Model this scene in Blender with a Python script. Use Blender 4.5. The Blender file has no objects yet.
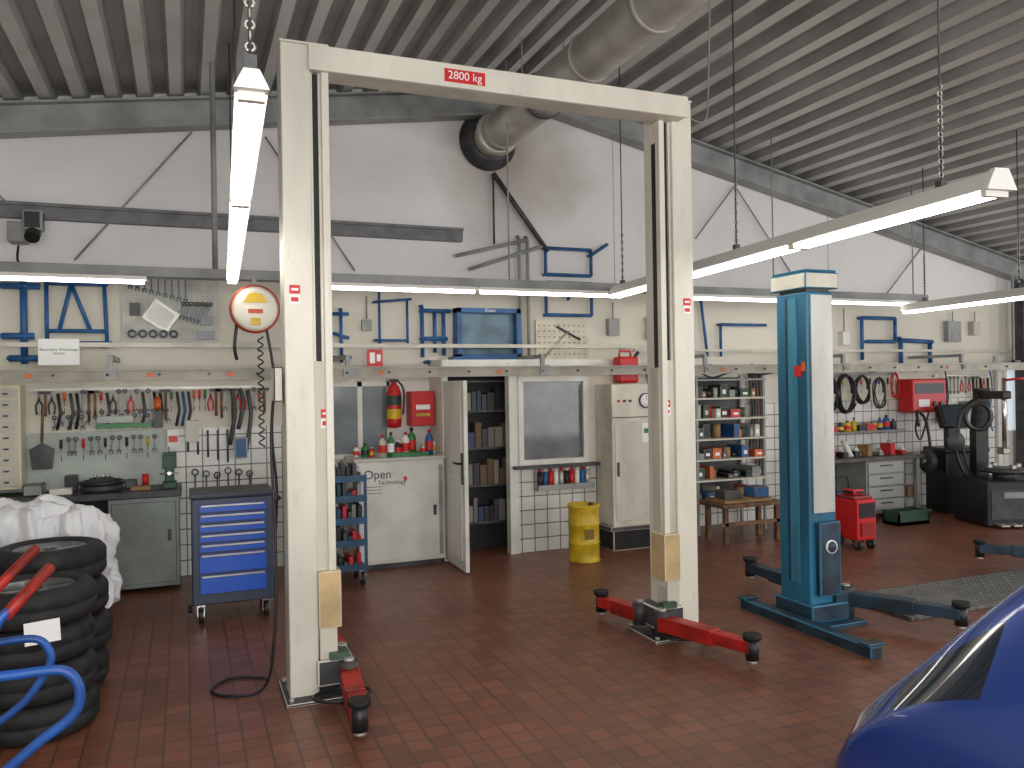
import bpy, bmesh, math, random
from mathutils import Matrix, Vector, noise
random.seed(7)
C=bpy.context
R=math.radians
# ------------------------------------------------------------ materials
def lin(c):
    o=[]
    for v in c[:3]:
        v/=255.0
        o.append(v/12.92 if v<=0.04045 else ((v+0.055)/1.055)**2.4)
    return (*o,1)
_m={}
def M(name,col=(200,200,200),rough=.5,metal=0,var=0,vscale=6,emit=0,bump=0,alpha=1,trans=0,coat=0,stretch=1,dirt=0):
    if name in _m: return _m[name]
    m=bpy.data.materials.new(name);m.use_nodes=True
    nt=m.node_tree;b=nt.nodes['Principled BSDF'];N=nt.nodes.new;L=nt.links.new
    b.inputs['Base Color'].default_value=lin(col)
    b.inputs['Roughness'].default_value=rough
    b.inputs['Metallic'].default_value=metal
    if coat: b.inputs['Coat Weight'].default_value=coat;b.inputs['Coat Roughness'].default_value=.05
    if emit:
        b.inputs['Emission Color'].default_value=lin(col);b.inputs['Emission Strength'].default_value=emit
    if var or bump:
        tc=N('ShaderNodeTexCoord');n=N('ShaderNodeTexNoise');mp=N('ShaderNodeMapping')
        mp.inputs['Scale'].default_value=(1,1,stretch)
        n.inputs['Scale'].default_value=vscale;n.inputs['Detail'].default_value=7
        L(tc.outputs['Object'],mp.inputs[0]);L(mp.outputs[0],n.inputs['Vector'])
        if var:
            r=N('ShaderNodeValToRGB')
            d=tuple(max(0,c*(1-var)) for c in col);l=tuple(min(255,c*(1+var*.25)) for c in col)
            r.color_ramp.elements[0].color=lin(d);r.color_ramp.elements[0].position=.35
            r.color_ramp.elements[1].color=lin(l);r.color_ramp.elements[1].position=.6
            L(n.outputs['Fac'],r.inputs['Fac']);out=r.outputs['Color']
            if dirt:
                n2=N('ShaderNodeTexNoise');n2.inputs['Scale'].default_value=16;n2.inputs['Detail'].default_value=10;n2.inputs['Roughness'].default_value=.75
                L(mp.outputs[0],n2.inputs['Vector'])
                r2=N('ShaderNodeValToRGB');r2.color_ramp.elements[0].position=.3;r2.color_ramp.elements[1].position=.42
                r2.color_ramp.elements[0].color=(1-dirt,1-dirt*1.05,1-dirt*1.1,1);r2.color_ramp.elements[1].color=(1,1,1,1)
                L(n2.outputs['Fac'],r2.inputs[0])
                mx=N('ShaderNodeMix');mx.data_type='RGBA';mx.blend_type='MULTIPLY';mx.inputs[0].default_value=1
                L(out,mx.inputs[6]);L(r2.outputs[0],mx.inputs[7]);out=mx.outputs[2]
            L(out,b.inputs['Base Color'])
        if bump:
            bp=N('ShaderNodeBump');bp.inputs['Strength'].default_value=bump
            L(n.outputs['Fac'],bp.inputs['Height']);L(bp.outputs['Normal'],b.inputs['Normal'])
    _m[name]=m
    return m
def tilemat(name,c1,c2,mortar,bw,rh,ms,off,plane,rough,dirt=.15,bias=0,ds=1.1):
    m=bpy.data.materials.new(name);m.use_nodes=True;nt=m.node_tree;b=nt.nodes['Principled BSDF']
    N=nt.nodes.new;L=nt.links.new
    tc=N('ShaderNodeTexCoord');sp=N('ShaderNodeSeparateXYZ');cb=N('ShaderNodeCombineXYZ')
    L(tc.outputs['Object'],sp.inputs[0])
    L(sp.outputs[plane[0]],cb.inputs[0]);L(sp.outputs[plane[1]],cb.inputs[1])
    br=N('ShaderNodeTexBrick');br.offset=off;br.squash=1
    br.inputs['Scale'].default_value=1;br.inputs['Brick Width'].default_value=bw;br.inputs['Row Height'].default_value=rh
    br.inputs['Mortar Size'].default_value=ms;br.inputs['Mortar Smooth'].default_value=.1;br.inputs['Bias'].default_value=bias
    br.inputs['Color1'].default_value=lin(c1);br.inputs['Color2'].default_value=lin(c2);br.inputs['Mortar'].default_value=lin(mortar)
    L(cb.outputs[0],br.inputs['Vector'])
    n=N('ShaderNodeTexNoise');n.inputs['Scale'].default_value=ds;n.inputs['Detail'].default_value=10;n.inputs['Roughness'].default_value=.68
    L(tc.outputs['Object'],n.inputs['Vector'])
    rp=N('ShaderNodeValToRGB');rp.color_ramp.elements[0].position=.3;rp.color_ramp.elements[1].position=.65
    rp.color_ramp.elements[0].color=(1-dirt*2,1-dirt*2,1-dirt*2,1);rp.color_ramp.elements[1].color=(1,1,1,1)
    L(n.outputs['Fac'],rp.inputs[0])
    mx=N('ShaderNodeMix');mx.data_type='RGBA';mx.blend_type='MULTIPLY';mx.inputs[0].default_value=1
    L(br.outputs['Color'],mx.inputs[6]);L(rp.outputs['Color'],mx.inputs[7]);L(mx.outputs[2],b.inputs['Base Color'])
    mr=N('ShaderNodeMapRange');mr.inputs['To Min'].default_value=rough+.18;mr.inputs['To Max'].default_value=rough-.08
    L(n.outputs['Fac'],mr.inputs[0]);L(mr.outputs[0],b.inputs['Roughness'])
    bp=N('ShaderNodeBump');bp.inputs['Strength'].default_value=.35;bp.inputs['Distance'].default_value=.004;bp.invert=True
    L(br.outputs['Fac'],bp.inputs['Height']);L(bp.outputs['Normal'],b.inputs['Normal'])
    return m
def wallmat():
    m=bpy.data.materials.new('painted_wall');m.use_nodes=True;nt=m.node_tree;b=nt.nodes['Principled BSDF']
    N=nt.nodes.new;L=nt.links.new
    tc=N('ShaderNodeTexCoord')
    n=N('ShaderNodeTexNoise');n.inputs['Scale'].default_value=.9;n.inputs['Detail'].default_value=8
    L(tc.outputs['Object'],n.inputs['Vector'])
    sp=N('ShaderNodeSeparateXYZ');L(tc.outputs['Object'],sp.inputs[0])
    gt=N('ShaderNodeMath');gt.operation='GREATER_THAN';gt.inputs[1].default_value=2.86;L(sp.outputs[2],gt.inputs[0])
    up=N('ShaderNodeMix');up.data_type='RGBA';up.inputs[6].default_value=lin((222,218,204));up.inputs[7].default_value=lin((234,233,232))
    L(gt.outputs[0],up.inputs[0])
    rp=N('ShaderNodeValToRGB');rp.color_ramp.elements[0].position=.3;rp.color_ramp.elements[1].position=.6
    rp.color_ramp.elements[0].color=(.87,.86,.85,1);rp.color_ramp.elements[1].color=(1,1,1,1);L(n.outputs['Fac'],rp.inputs[0])
    mx=N('ShaderNodeMix');mx.data_type='RGBA';mx.blend_type='MULTIPLY';mx.inputs[0].default_value=1
    L(up.outputs[2],mx.inputs[6]);L(rp.outputs[0],mx.inputs[7])
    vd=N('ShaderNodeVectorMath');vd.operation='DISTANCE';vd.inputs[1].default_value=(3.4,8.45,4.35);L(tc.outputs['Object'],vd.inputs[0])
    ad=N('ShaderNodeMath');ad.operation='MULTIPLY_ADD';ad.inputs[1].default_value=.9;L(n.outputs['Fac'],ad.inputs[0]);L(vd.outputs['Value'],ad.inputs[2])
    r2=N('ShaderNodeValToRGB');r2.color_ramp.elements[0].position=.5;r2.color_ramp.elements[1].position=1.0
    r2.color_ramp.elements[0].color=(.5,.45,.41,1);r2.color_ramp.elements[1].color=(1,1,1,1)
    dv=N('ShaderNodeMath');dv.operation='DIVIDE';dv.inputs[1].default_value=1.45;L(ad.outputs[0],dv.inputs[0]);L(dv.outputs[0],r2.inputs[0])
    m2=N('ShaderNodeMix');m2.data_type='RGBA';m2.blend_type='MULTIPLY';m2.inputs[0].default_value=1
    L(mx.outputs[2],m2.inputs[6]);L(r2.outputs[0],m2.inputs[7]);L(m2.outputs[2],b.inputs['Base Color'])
    b.inputs['Roughness'].default_value=.75
    return m
# ------------------------------------------------------------ builder
class B:
    def __init__(s,name):
        s.n=name;s.bm=bmesh.new();s.ms=[];s.M=Matrix.Identity(4)
    def mi(s,m):
        if m not in s.ms:s.ms.append(m)
        return s.ms.index(m)
    def v(s,co): return s.bm.verts.new(s.M@Vector(co))
    def f(s,vs,mi,sm=False):
        try: f=s.bm.faces.new(vs)
        except ValueError: return None
        f.material_index=mi;f.smooth=sm;return f
    def box(s,x0,x1,y0,y1,z0,z1,m,bev=0):
        i=s.mi(m)
        p=[s.v(c) for c in((x0,y0,z0),(x1,y0,z0),(x1,y1,z0),(x0,y1,z0),(x0,y0,z1),(x1,y0,z1),(x1,y1,z1),(x0,y1,z1))]
        fs=[s.f([p[j] for j in q],i) for q in((3,2,1,0),(4,5,6,7),(0,1,5,4),(1,2,6,5),(2,3,7,6),(3,0,4,7))]
        if bev:
            es=list({e for f in fs for e in f.edges})
            bmesh.ops.bevel(s.bm,geom=es,offset=bev,segments=2,affect='EDGES',profile=.5)
        return s
    def prism(s,pts,a,b,m,axis='Y',smooth=False):
        i=s.mi(m)
        def g(p,t): return {'Y':(p[0],t,p[1]),'X':(t,p[0],p[1]),'Z':(p[0],p[1],t)}[axis]
        A=[s.v(g(p,a)) for p in pts];Bv=[s.v(g(p,b)) for p in pts];n=len(pts)
        s.f(A,i);s.f(Bv[::-1],i)
        for k in range(n): s.f([A[k],Bv[k],Bv[(k+1)%n],A[(k+1)%n]],i,smooth)
        return s
    def cyl(s,p0,p1,r,m,r2=None,seg=16,caps=True):
        i=s.mi(m);p0=Vector(p0);p1=Vector(p1);r2=r if r2 is None else r2
        d=(p1-p0).normalized();u=d.orthogonal().normalized();w=d.cross(u)
        a=[];b=[]
        for k in range(seg):
            t=2*math.pi*k/seg;o=u*math.cos(t)+w*math.sin(t)
            a.append(s.v(p0+o*r));b.append(s.v(p1+o*r2))
        for k in range(seg): s.f([a[k],a[(k+1)%seg],b[(k+1)%seg],b[k]],i,True)
        if caps:s.f(a[::-1],i);s.f(b,i)
        return s
    def tube(s,pts,r,m,seg=8,sub=0,closed=False):
        pts=[Vector(p) for p in pts]
        if sub:
            q=[];n=len(pts)
            for k in range(n-1):
                p0=pts[max(k-1,0)];p1=pts[k];p2=pts[k+1];p3=pts[min(k+2,n-1)]
                for j in range(sub):
                    t=j/sub
                    q.append(.5*((2*p1)+(p2-p0)*t+(2*p0-5*p1+4*p2-p3)*t*t+(3*p1-p0-3*p2+p3)*t**3))
            q.append(pts[-1]);pts=q
        i=s.mi(m);rings=[];u=None;n=len(pts)
        for k,p in enumerate(pts):
            d=(pts[min(k+1,n-1)]-pts[max(k-1,0)])
            if d.length<1e-9:d=Vector((0,0,1))
            d.normalize()
            if u is None:u=d.orthogonal().normalized()
            else:
                u=u-d*u.dot(d)
                u=u.normalized() if u.length>1e-6 else d.orthogonal().normalized()
            w=d.cross(u)
            rings.append([s.v(p+(u*math.cos(2*math.pi*j/seg)+w*math.sin(2*math.pi*j/seg))*r) for j in range(seg)])
        for a,b in zip(rings,rings[1:]):
            for j in range(seg): s.f([a[j],a[(j+1)%seg],b[(j+1)%seg],b[j]],i,True)
        s.f(rings[0][::-1],i);s.f(rings[-1],i)
        return s
    def rev(s,prof,m,o=(0,0,0),axis='Z',seg=24,mod=None,smooth=True,closed=False):
        i=s.mi(m);o=Vector(o);rings=[]
        for k in range(seg):
            t=2*math.pi*k/seg;ring=[]
            for j,(r,z) in enumerate(prof):
                rr=r+(mod(k,j) if mod else 0)
                x,y=rr*math.cos(t),rr*math.sin(t)
                c={'Z':(x,y,z),'Y':(x,z,y),'X':(z,x,y)}[axis]
                ring.append(s.v(o+Vector(c)))
            rings.append(ring)
        n=len(prof)
        for k in range(seg):
            a=rings[k];b=rings[(k+1)%seg]
            for j in range(n if closed else n-1):
                j2=(j+1)%n
                s.f([a[j],b[j],b[j2],a[j2]],i,smooth)
        return s
    def done(s,parent=None,smooth_angle=None):
        bmesh.ops.remove_doubles(s.bm,verts=s.bm.verts,dist=1e-6)
        bmesh.ops.recalc_face_normals(s.bm,faces=s.bm.faces)
        me=bpy.data.meshes.new(s.n);s.bm.to_mesh(me);s.bm.free()
        for m in s.ms: me.materials.append(m)
        o=bpy.data.objects.new(s.n,me);C.collection.objects.link(o)
        if parent:o.parent=parent
        return o
def text(body,loc,size,m,parent,rot=(R(90),0,0),name='lettering',align='CENTER'):
    c=bpy.data.curves.new(name,'FONT');c.body=body;c.size=size;c.align_x=align;c.align_y='CENTER';c.extrude=.0008
    c.materials.append(m)
    o=bpy.data.objects.new(name,c);o.location=loc;o.rotation_euler=rot;C.collection.objects.link(o);o.parent=parent
    return o
T=Matrix.Translation
def Rz(a):return Matrix.Rotation(R(a),4,'Z')
def Rx(a):return Matrix.Rotation(R(a),4,'X')
def Ry(a):return Matrix.Rotation(R(a),4,'Y')
cream=M('lift_cream_paint',(222,219,206),.36,var=.08,vscale=2,stretch=.3,dirt=.15)
creamd=M('lift_cover_cream',(202,198,184),.45,var=.1,vscale=3,stretch=.3,dirt=.22)
white=M('white_enamel',(222,221,213),.35,var=.06,vscale=3,dirt=.12)
whit2=M('white_plastic',(226,225,219),.5)
dark=M('recess_shade',(28,28,30),.6)  # near-black colour stands for the shade inside slots and open bays
black=M('black_rubber',(24,24,25),.7,var=.3,vscale=9)
blackp=M('black_plastic',(30,31,33),.4)
red=M('red_paint',(178,36,28),.45,var=.3,vscale=7,dirt=.4)
redb=M('red_bright',(200,28,34),.4)
steel=M('galvanised_steel',(192,190,182),.42,metal=.5,var=.12,vscale=3)
steeld=M('grey_painted_steel',(148,151,150),.5,var=.15,vscale=3)
alu=M('rail_grey',(160,155,142),.5,metal=.1,var=.12,vscale=5,dirt=.15)
darkst=M('dark_steel',(74,75,77),.5,metal=.3,var=.25)
chrome=M('chrome',(205,208,212),.18,metal=1)
wood=M('bumper_wood',(206,180,134),.7,var=.12,vscale=5)
brown=M('brown_wood',(116,84,58),.7,var=.3,vscale=8)
lblue=M('lift_blue_paint',(40,112,146),.38,var=.2,vscale=2.5,stretch=.3,dirt=.25)
nblue=M('lift_dark_blue',(36,60,78),.5,var=.4,vscale=5,dirt=.35)
lgrey=M('lift_grey_front',(198,201,196),.38,var=.12,vscale=2,stretch=.3,dirt=.2)
tblue=M('trolley_blue',(34,88,196),.35)
tbody=M('trolley_body',(52,62,82),.4)
rblue=M('rack_blue_paint',(34,92,150),.45,var=.2)
hblue=M('handtruck_blue',(36,88,170),.35,var=.2)
green=M('green_plastic',(36,120,62),.4)
dgreen=M('vise_green',(48,78,60),.5,var=.2)
yellow=M('yellow_paint',(210,176,34),.45,var=.15,vscale=6,dirt=.2)
orange=M('orange_plastic',(214,98,36),.45)
bgreen=M('bench_grey_green',(136,146,142),.5,var=.12,vscale=3,dirt=.2)
bpanel=M('back_panel_green',(178,188,180),.5,var=.1,vscale=2,dirt=.12)
bbrown=M('cardboard',(156,122,84),.8,var=.15)
glassd=M('window_glass_grey',(120,128,132),.12,var=.3,vscale=1.5)
glow=M('fluorescent_tube',(255,252,244),.5,emit=10)
floorm=tilemat('quarry_tiles',(144,90,67),(120,73,54),(92,68,57),.125,.125,.006,0,(0,1),.33,.18,ds=.8)
tilew=tilemat('white_wall_tiles',(226,226,219),(218,219,212),(104,98,92),.15,.15,.006,0,(0,2),.25,.08)
wallm=wallmat()
# ------------------------------------------------------------ room shell
XL,XR,YB,YF=-3.6,13.0,8.45,-7.0
XRG,ZRG=3.9,5.15
def zr(x): return ZRG-(XRG-x)*.145 if x<XRG else ZRG-(x-XRG)*.215
b=B('floor');b.box(XL,XR,YF,YB+.2,-.1,0,floorm);b.done()
b=B('wall_back')
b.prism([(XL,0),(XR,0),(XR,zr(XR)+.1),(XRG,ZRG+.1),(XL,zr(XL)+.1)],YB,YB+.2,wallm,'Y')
for x in(-1.9,1.4,4.75,8.0,11.2): b.box(x-.004,x+.004,YB-.002,YB,2.9,zr(x),steeld)
b.done()
b=B('wall_left');b.prism([(YF,0),(YB+.2,0),(YB+.2,zr(XL)+.1),(YF,zr(XL)+.1)],XL-.2,XL,wallm,'X');b.done()
b=B('wall_right')
b.box(XR,XR+.2,YF,YB+.2,0,1.0,wallm);b.box(XR,XR+.2,YF,YB+.2,2.9,zr(XR)+.1,wallm)
for y in(-7,-4,-1,2,5,8.0): b.box(XR,XR+.2,y,y+.65,1.0,2.9,wallm)
b.done()
b=B('wall_front')
b.box(XL,-2.6,YF-.2,YF,0,zr(XL),wallm);b.box(4.4,5.4,YF-.2,YF,0,3.3,wallm);b.box(12.2,XR,YF-.2,YF,0,3.3,wallm)
b.prism([(XL,3.7),(XR,3.3),(XR,zr(XR)+.1),(XRG,ZRG+.1),(XL,zr(XL)+.1)],YF-.2,YF,wallm,'Y')
b.done()
roofm=M('corrugated_roof_sheet',(204,205,200),.40,metal=.15,var=.12,vscale=.8)
roofd=M('roof_sheet_shaded',(152,153,150),.5,var=.15,vscale=1)  # darker copy of the sheet, groove shading put into the colour
b=B('ceiling')
p=.27;x=XL
prof=[]
while x<XR:
    for dx,dz in((0,0),(.10,0),(.135,.08),(.235,.08)): prof.append((x+dx,zr(x+dx)+dz))
    x+=p
i0=b.mi(roofm);i1=b.mi(roofd)
vs=[(b.v((X,YF,Z)),b.v((X,YB,Z))) for X,Z in prof]
for k in range(len(vs)-1):
    b.f([vs[k][0],vs[k][1],vs[k+1][1],vs[k+1][0]],i0 if k%4 in(0,) else i1)
b.done()
def rafter(name,y):
    b=B(name)
    for a,c in((XL,XRG),(XRG,XR)):
        za,zc=zr(a),zr(c)
        b.prism([(a,za-.02),(c,zc-.02),(c,zc-.04),(a,za-.04)],y-.09,y+.09,steeld,'Y')
        b.prism([(a,za-.28),(c,zc-.28),(c,zc-.30),(a,za-.30)],y-.09,y+.09,steeld,'Y')
        b.prism([(a,za-.04),(c,zc-.04),(c,zc-.28),(a,za-.28)],y-.01,y+.01,steeld,'Y')
    return b.done()
rafter('roof_beam',8.33);rafter('roof_beam',1.4)
b=B('trim_tile_dado');b.box(XL,4.3,8.43,YB,0,1.42,tilew);b.box(4.8,XR,8.43,YB,0,1.5,tilew);b.done()
wch=M('channel_grey',(118,119,122),.6,var=.15)
b=B('trim_wall_channel');b.box(-3.4,2.83,8.36,YB,3.36,3.5,wch);b.box(-3.4,2.83,8.33,8.36,3.47,3.5,wch);b.done()
# ------------------------------------------------------------ office partition with door, window
b=B('wall_office')
Y0=7.95
b.box(2.44,2.50,Y0,Y0+.1,0,2.02,white)
b.box(2.50,3.17,Y0,Y0+.1,1.96,2.02,white)
b.box(3.17,3.27,Y0-.01,Y0+.1,0,2.02,white)
b.box(3.27,4.8,Y0,Y0+.1,0,.93,tilew)
b.box(4.1,4.8,Y0,Y0+.1,.93,2.02,wallm)
b.box(3.27,4.1,Y0,Y0+.1,1.88,2.02,white)
b.box(4.7,4.8,Y0+.1,8.43,0,2.02,wallm)
b.box(2.44,4.8,Y0,8.43,2.02,2.06,white)
b.box(2.44,2.46,Y0+.1,8.43,0,2.02,wallm)
b.done()
b=B('window_1')
b.box(3.27,4.1,Y0-.03,Y0+.03,.93,.99,white,.005);b.box(3.27,4.1,Y0-.03,Y0+.03,1.82,1.88,white,.005)
b.box(3.27,3.33,Y0-.03,Y0+.03,.99,1.82,white,.005);b.box(4.04,4.1,Y0-.03,Y0+.03,.99,1.82,white,.005)
b.box(3.33,4.04,Y0+.005,Y0+.015,.99,1.82,M('office_glass',(92,98,102),.08,var=.4,vscale=2.4))
b.box(3.2,4.3,Y0-.12,Y0,.90,.93,darkst)
b.done()
b=B('door_1')
b.M=T((2.47,Y0,0))@Rz(-91)
b.box(0,.68,-.02,.02,.02,1.84,white,.004)
for z0,z1 in((.12,.9),(1.05,1.75)): b.box(.09,.59,-.026,-.02,z0,z1,whit2)
b.box(.6,.65,-.03,.03,.85,1.15,blackp);b.cyl((.62,-.07,1.05),(.62,.07,1.05),.012,blackp);b.cyl((.62,.07,1.05),(.5,.07,1.05),.011,blackp);b.cyl((.62,-.07,1.05),(.5,-.07,1.05),.011,blackp)
b.done()
b=B('office_shelf')
b.box(2.55,4.6,8.40,8.42,0,1.95,dark)  # dark backing sheet stands for the shade inside the office
for z in(.3,.7,1.1,1.5,1.82): b.box(2.75,3.6,8.2,8.4,z,z+.025,darkst)
for x in(2.75,3.58):b.box(x,x+.02,8.2,8.4,0,1.84,darkst)
fo=[M('folder_grey',(110,112,112),.6),darkst,M('folder_tan',(104,84,62),.7),blackp,M('folder_blue',(40,60,90),.5),M('folder_cream',(140,134,120),.6)]  # folder colours darkened to carry the shade of the dim interior
for z in(.325,.725,1.125,1.525):
    x=2.79
    while x<3.5:
        w=random.uniform(.04,.09);h=random.uniform(.15,.28)
        b.box(x,x+w,8.22,8.36,z,z+h,random.choice(fo));x+=w+.01
b.done()
b=B('window_2')
b.box(1.36,2.02,8.40,8.43,1.05,1.10,white);b.box(1.36,2.02,8.40,8.43,1.80,1.85,white)
for x in(1.36,1.66,1.97): b.box(x,x+.05,8.40,8.43,1.05,1.85,white)
b.box(1.38,2.0,8.41,8.43,1.1,1.8,glassd)
b.box(2.0,2.43,8.38,8.43,1.10,1.85,whit2)
b.done()
b=B('door_2')
b.box(11.1,12.4,8.38,8.43,0,2.1,white);b.box(11.2,11.75,8.36,8.39,.05,2.0,whit2);b.box(11.78,12.3,8.36,8.39,.05,2.0,whit2)
b.box(11.27,11.68,8.35,8.37,1.0,1.9,M('daylit_pane',(215,225,232),.3,emit=.6));b.box(11.85,12.23,8.35,8.37,1.0,1.9,_m['daylit_pane'])
b.done()
# ------------------------------------------------------------ white two-post lift
root=bpy.data.objects.new('two_post_car_lift',None);C.collection.objects.link(root)
redlab=M('sticker_red',(205,35,35),.5);whlab=M('sticker_white',(240,240,240),.5)
def post(name,ox,sgn,y0,H):
    b=B(name)
    b.M=T((ox,y0,0))@Matrix.Diagonal((sgn,1,1,1))
    b.box(0,.165,0,.20,0,H,cream,.008)
    b.box(.165,.272,.11,.20,0,H,cream)
    b.box(.228,.272,.0,.11,.35,H-.15,cream,.005)
    b.box(.180,.213,.05,.11,1.9,H-.1,dark)
    b.box(.165,.180,.03,.11,1.9,H-.1,cream);b.box(.213,.228,.03,.11,1.9,H-.1,cream)
    b.box(.165,.228,.02,.11,.35,1.95,creamd)
    b.box(.272,.274,.05,.10,1.9,H-.3,dark)  # dark strip on the face stands for a shaded slot opening
    b.box(.272,.279,.04,.14,.45,1.9,creamd)
    b.box(-.004,.275,-.004,.204,H,H+.012,cream)
    b.cyl((.2,.10,3.2),(.2,.10,3.62),.022,darkst)
    b.box(.165,.295,-.03,.15,.40,.73,wood,.006)
    b.box(.15,.36,-.04,.24,.07,.22,darkst,.01);b.box(.22,.33,-.06,.0,.22,.26,M('green_grease',(60,84,70),.5,var=.3))
    b.box(.17,.27,-.02,.12,.2,.42,creamd,.004)
    b.box(-.03,.42,-.10,.32,0,.018,darkst,.004)
    for px,py in((0,-.07),(.39,-.07),(0,.29),(.39,.29)): b.cyl((px,py,.018),(px,py,.04),.016,steel,seg=6)
    for x,z in((.03,2.34),(.2,1.62)):
        yy=-.003 if x<.1 else .017
        b.box(x,x+.06,yy,.021,z,z+.05,redlab);b.box(x,x+.06,yy,.021,z-.06,z-.005,whlab)
        b.box(x+.008,x+.05,yy-.001,yy,z-.045,z-.02,redlab);b.box(x+.01,x+.05,yy-.001,yy,z+.018,z+.032,whlab)
    return b.done(root)
HP=3.79
post('post_1',.535,1,4.79,HP);post('post_2',3.385,-1,4.88,HP)
def arm(b,p0,p1,m,w=.11,h=.10,z=.10,pad=True,tip=None):
    p0=Vector(p0);p1=Vector(p1);d=p1-p0;L=d.length;a=math.degrees(math.atan2(d.y,d.x))
    b.M=T((p0.x,p0.y,0))@Rz(a)
    b.box(0,L*.62,-w/2,w/2,z,z+h,m,.006)
    b.box(L*.3,L,-w*.4,w*.4,z+.012,z+h-.012,m,.004)
    b.cyl((0,0,z-.02),(0,0,z+h+.03),.055,darkst);b.cyl((0,0,z+h+.03),(0,0,z+h+.05),.03,steel)
    b.cyl((L,0,z-.03),(L,0,z+h),.042,blackp);b.cyl((L,0,z+h),(L,0,z+h+.03),.058,black)
    b.cyl((L,0,z-.05),(L,0,z-.03),.03,steel)
    b.M=Matrix.Identity(4)
b=B('swing_arms')
arm(b,(.86,4.72),(.80,4.12),red,z=.08);arm(b,(.87,5.0),(.88,5.5),red,z=.08)
arm(b,(3.04,4.82),(3.27,4.15),red,z=.08);arm(b,(3.02,5.08),(2.93,5.5),red,z=.08)
b.tube([(.76,4.66,.02),(.86,4.45,.02),(.84,4.25,.02)],.008,blackp,sub=5)
for cx_,cy_ in((.80,4.64),(3.17,4.74)):
    b.tube([(cx_+.16*math.cos(t),cy_-.02+.10*math.sin(t),.06) for t in [i*.4 for i in range(17)]],.010,blackp)
b.done(root)
b=B('crossbeam')
b.box(.69,3.28,4.765,4.79,HP-.15,HP-.005,cream,.004);b.box(.69,3.30,4.79,4.98,HP-.04,HP-.005,cream);b.box(.69,3.27,4.79,4.96,HP-.15,HP-.14,creamd)
b.box(1.51,1.775,4.760,4.766,HP-.12,HP-.04,redlab)
b.done(root)
text('2800 kg',(1.642,4.758,HP-.08),.07,whlab,root,name='capacity_text')
b=B('hoses')
b.tube([(.50,4.93,1.9),(.47,4.98,1.5),(.48,4.93,.9),(.46,4.88,.35),(.40,4.93,.05),(.2,5.0,.012),(.12,5.15,.012),(.25,5.3,.012),(.45,5.2,.012)],.009,blackp,sub=6)
b.tube([(3.39,4.97,3.75),(3.48,4.97,3.70),(3.60,5.0,3.74),(3.70,5.1,4.1),(3.74,5.1,zr(3.72))],.006,steeld,sub=6)
b.box(.475,.525,4.82,4.94,1.72,1.92,creamd,.006)
b.cyl((.62,4.93,HP),(.62,4.93,HP+.05),.03,creamd)
b.done(root)
# ------------------------------------------------------------ blue two-post lift
root2=bpy.data.objects.new('blue_post_car_lift',None);C.collection.objects.link(root2)
def bpost(name,ox,sgn):
    b=B(name);b.M=T((ox,4.65,0))@Matrix.Diagonal((sgn,1,1,1))
    b.box(0,.25,0,.32,.02,2.44,lblue,.012)
    b.box(.03,.235,-.012,0,.82,2.42,lgrey,.004)
    b.box(-.03,.28,-.03,.35,2.46,2.58,creamd,.01);b.box(-.02,.27,-.02,.34,2.58,2.60,creamd,.01);b.box(.02,.23,.02,.30,2.44,2.46,darkst)
    b.box(-.008,0,.10,.20,.3,2.40,M('blue_light_strip',(66,138,166),.35,var=.15,stretch=.3,dirt=.25))
    b.box(-.012,-.004,.19,.21,.3,2.40,nblue)
    b.box(.05,.245,-.05,0,.22,.76,nblue,.01)
    b.rev([(0,0),(.05,0),(.05,.012)],whlab,o=(.15,-.062,.58),axis='Y');b.rev([(0,-.002),(.04,-.002),(.04,.01)],nblue,o=(.15,-.063,.58),axis='Y')
    b.box(-.13,.42,-.12,.50,0,.03,nblue,.006)
    b.box(-.02,.32,-.04,.36,.03,.16,nblue,.012)
    b.box(-.15,-.05,-.70,.62,.0,.08,nblue,.01)
    for yy in(-.66,.58): b.box(-.17,-.03,yy-.05,yy+.05,.08,.10,blackp,.006)
    b.box(-.010,0,.02,.05,1.86,1.93,orange)
    b.box(-.012,-.002,.05,.12,1.82,1.9,redlab)
    return b.done(root2)
bpost('post_1',4.19,1);bpost('post_2',7.75,-1)
b=B('swing_arms')
arm(b,(4.55,4.68),(4.93,4.02),nblue,z=.12,w=.12,h=.10);arm(b,(4.52,4.95),(4.56,5.8),nblue,z=.12,w=.12)
b.cyl((4.55,4.68,.03),(4.55,4.68,.26),.06,darkst);b.box(4.4,4.58,4.62,5.0,.08,.24,nblue,.01)
arm(b,(7.4,4.7),(7.0,4.1),nblue,z=.12,w=.12);arm(b,(7.4,4.95),(6.98,5.48),nblue,z=.12,w=.12)
b.done(root2)
dp=M('diamond_plate',(112,110,106),.45,metal=.3,var=.25,vscale=14,bump=.3)
b=B('floor_chequer_plate')
b.box(4.95,7.1,4.45,5.15,0,.03,dp,.004)
for i in range(44):
    for j in range(14):
        x=5.0+i*.048;y=4.48+j*.048
        b.M=T((x,y,.031))@Rz(45 if (i+j)%2 else -45);b.box(-.016,.016,-.004,.004,0,.003,steeld)
b.M=Matrix.Identity(4);b.done()
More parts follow.
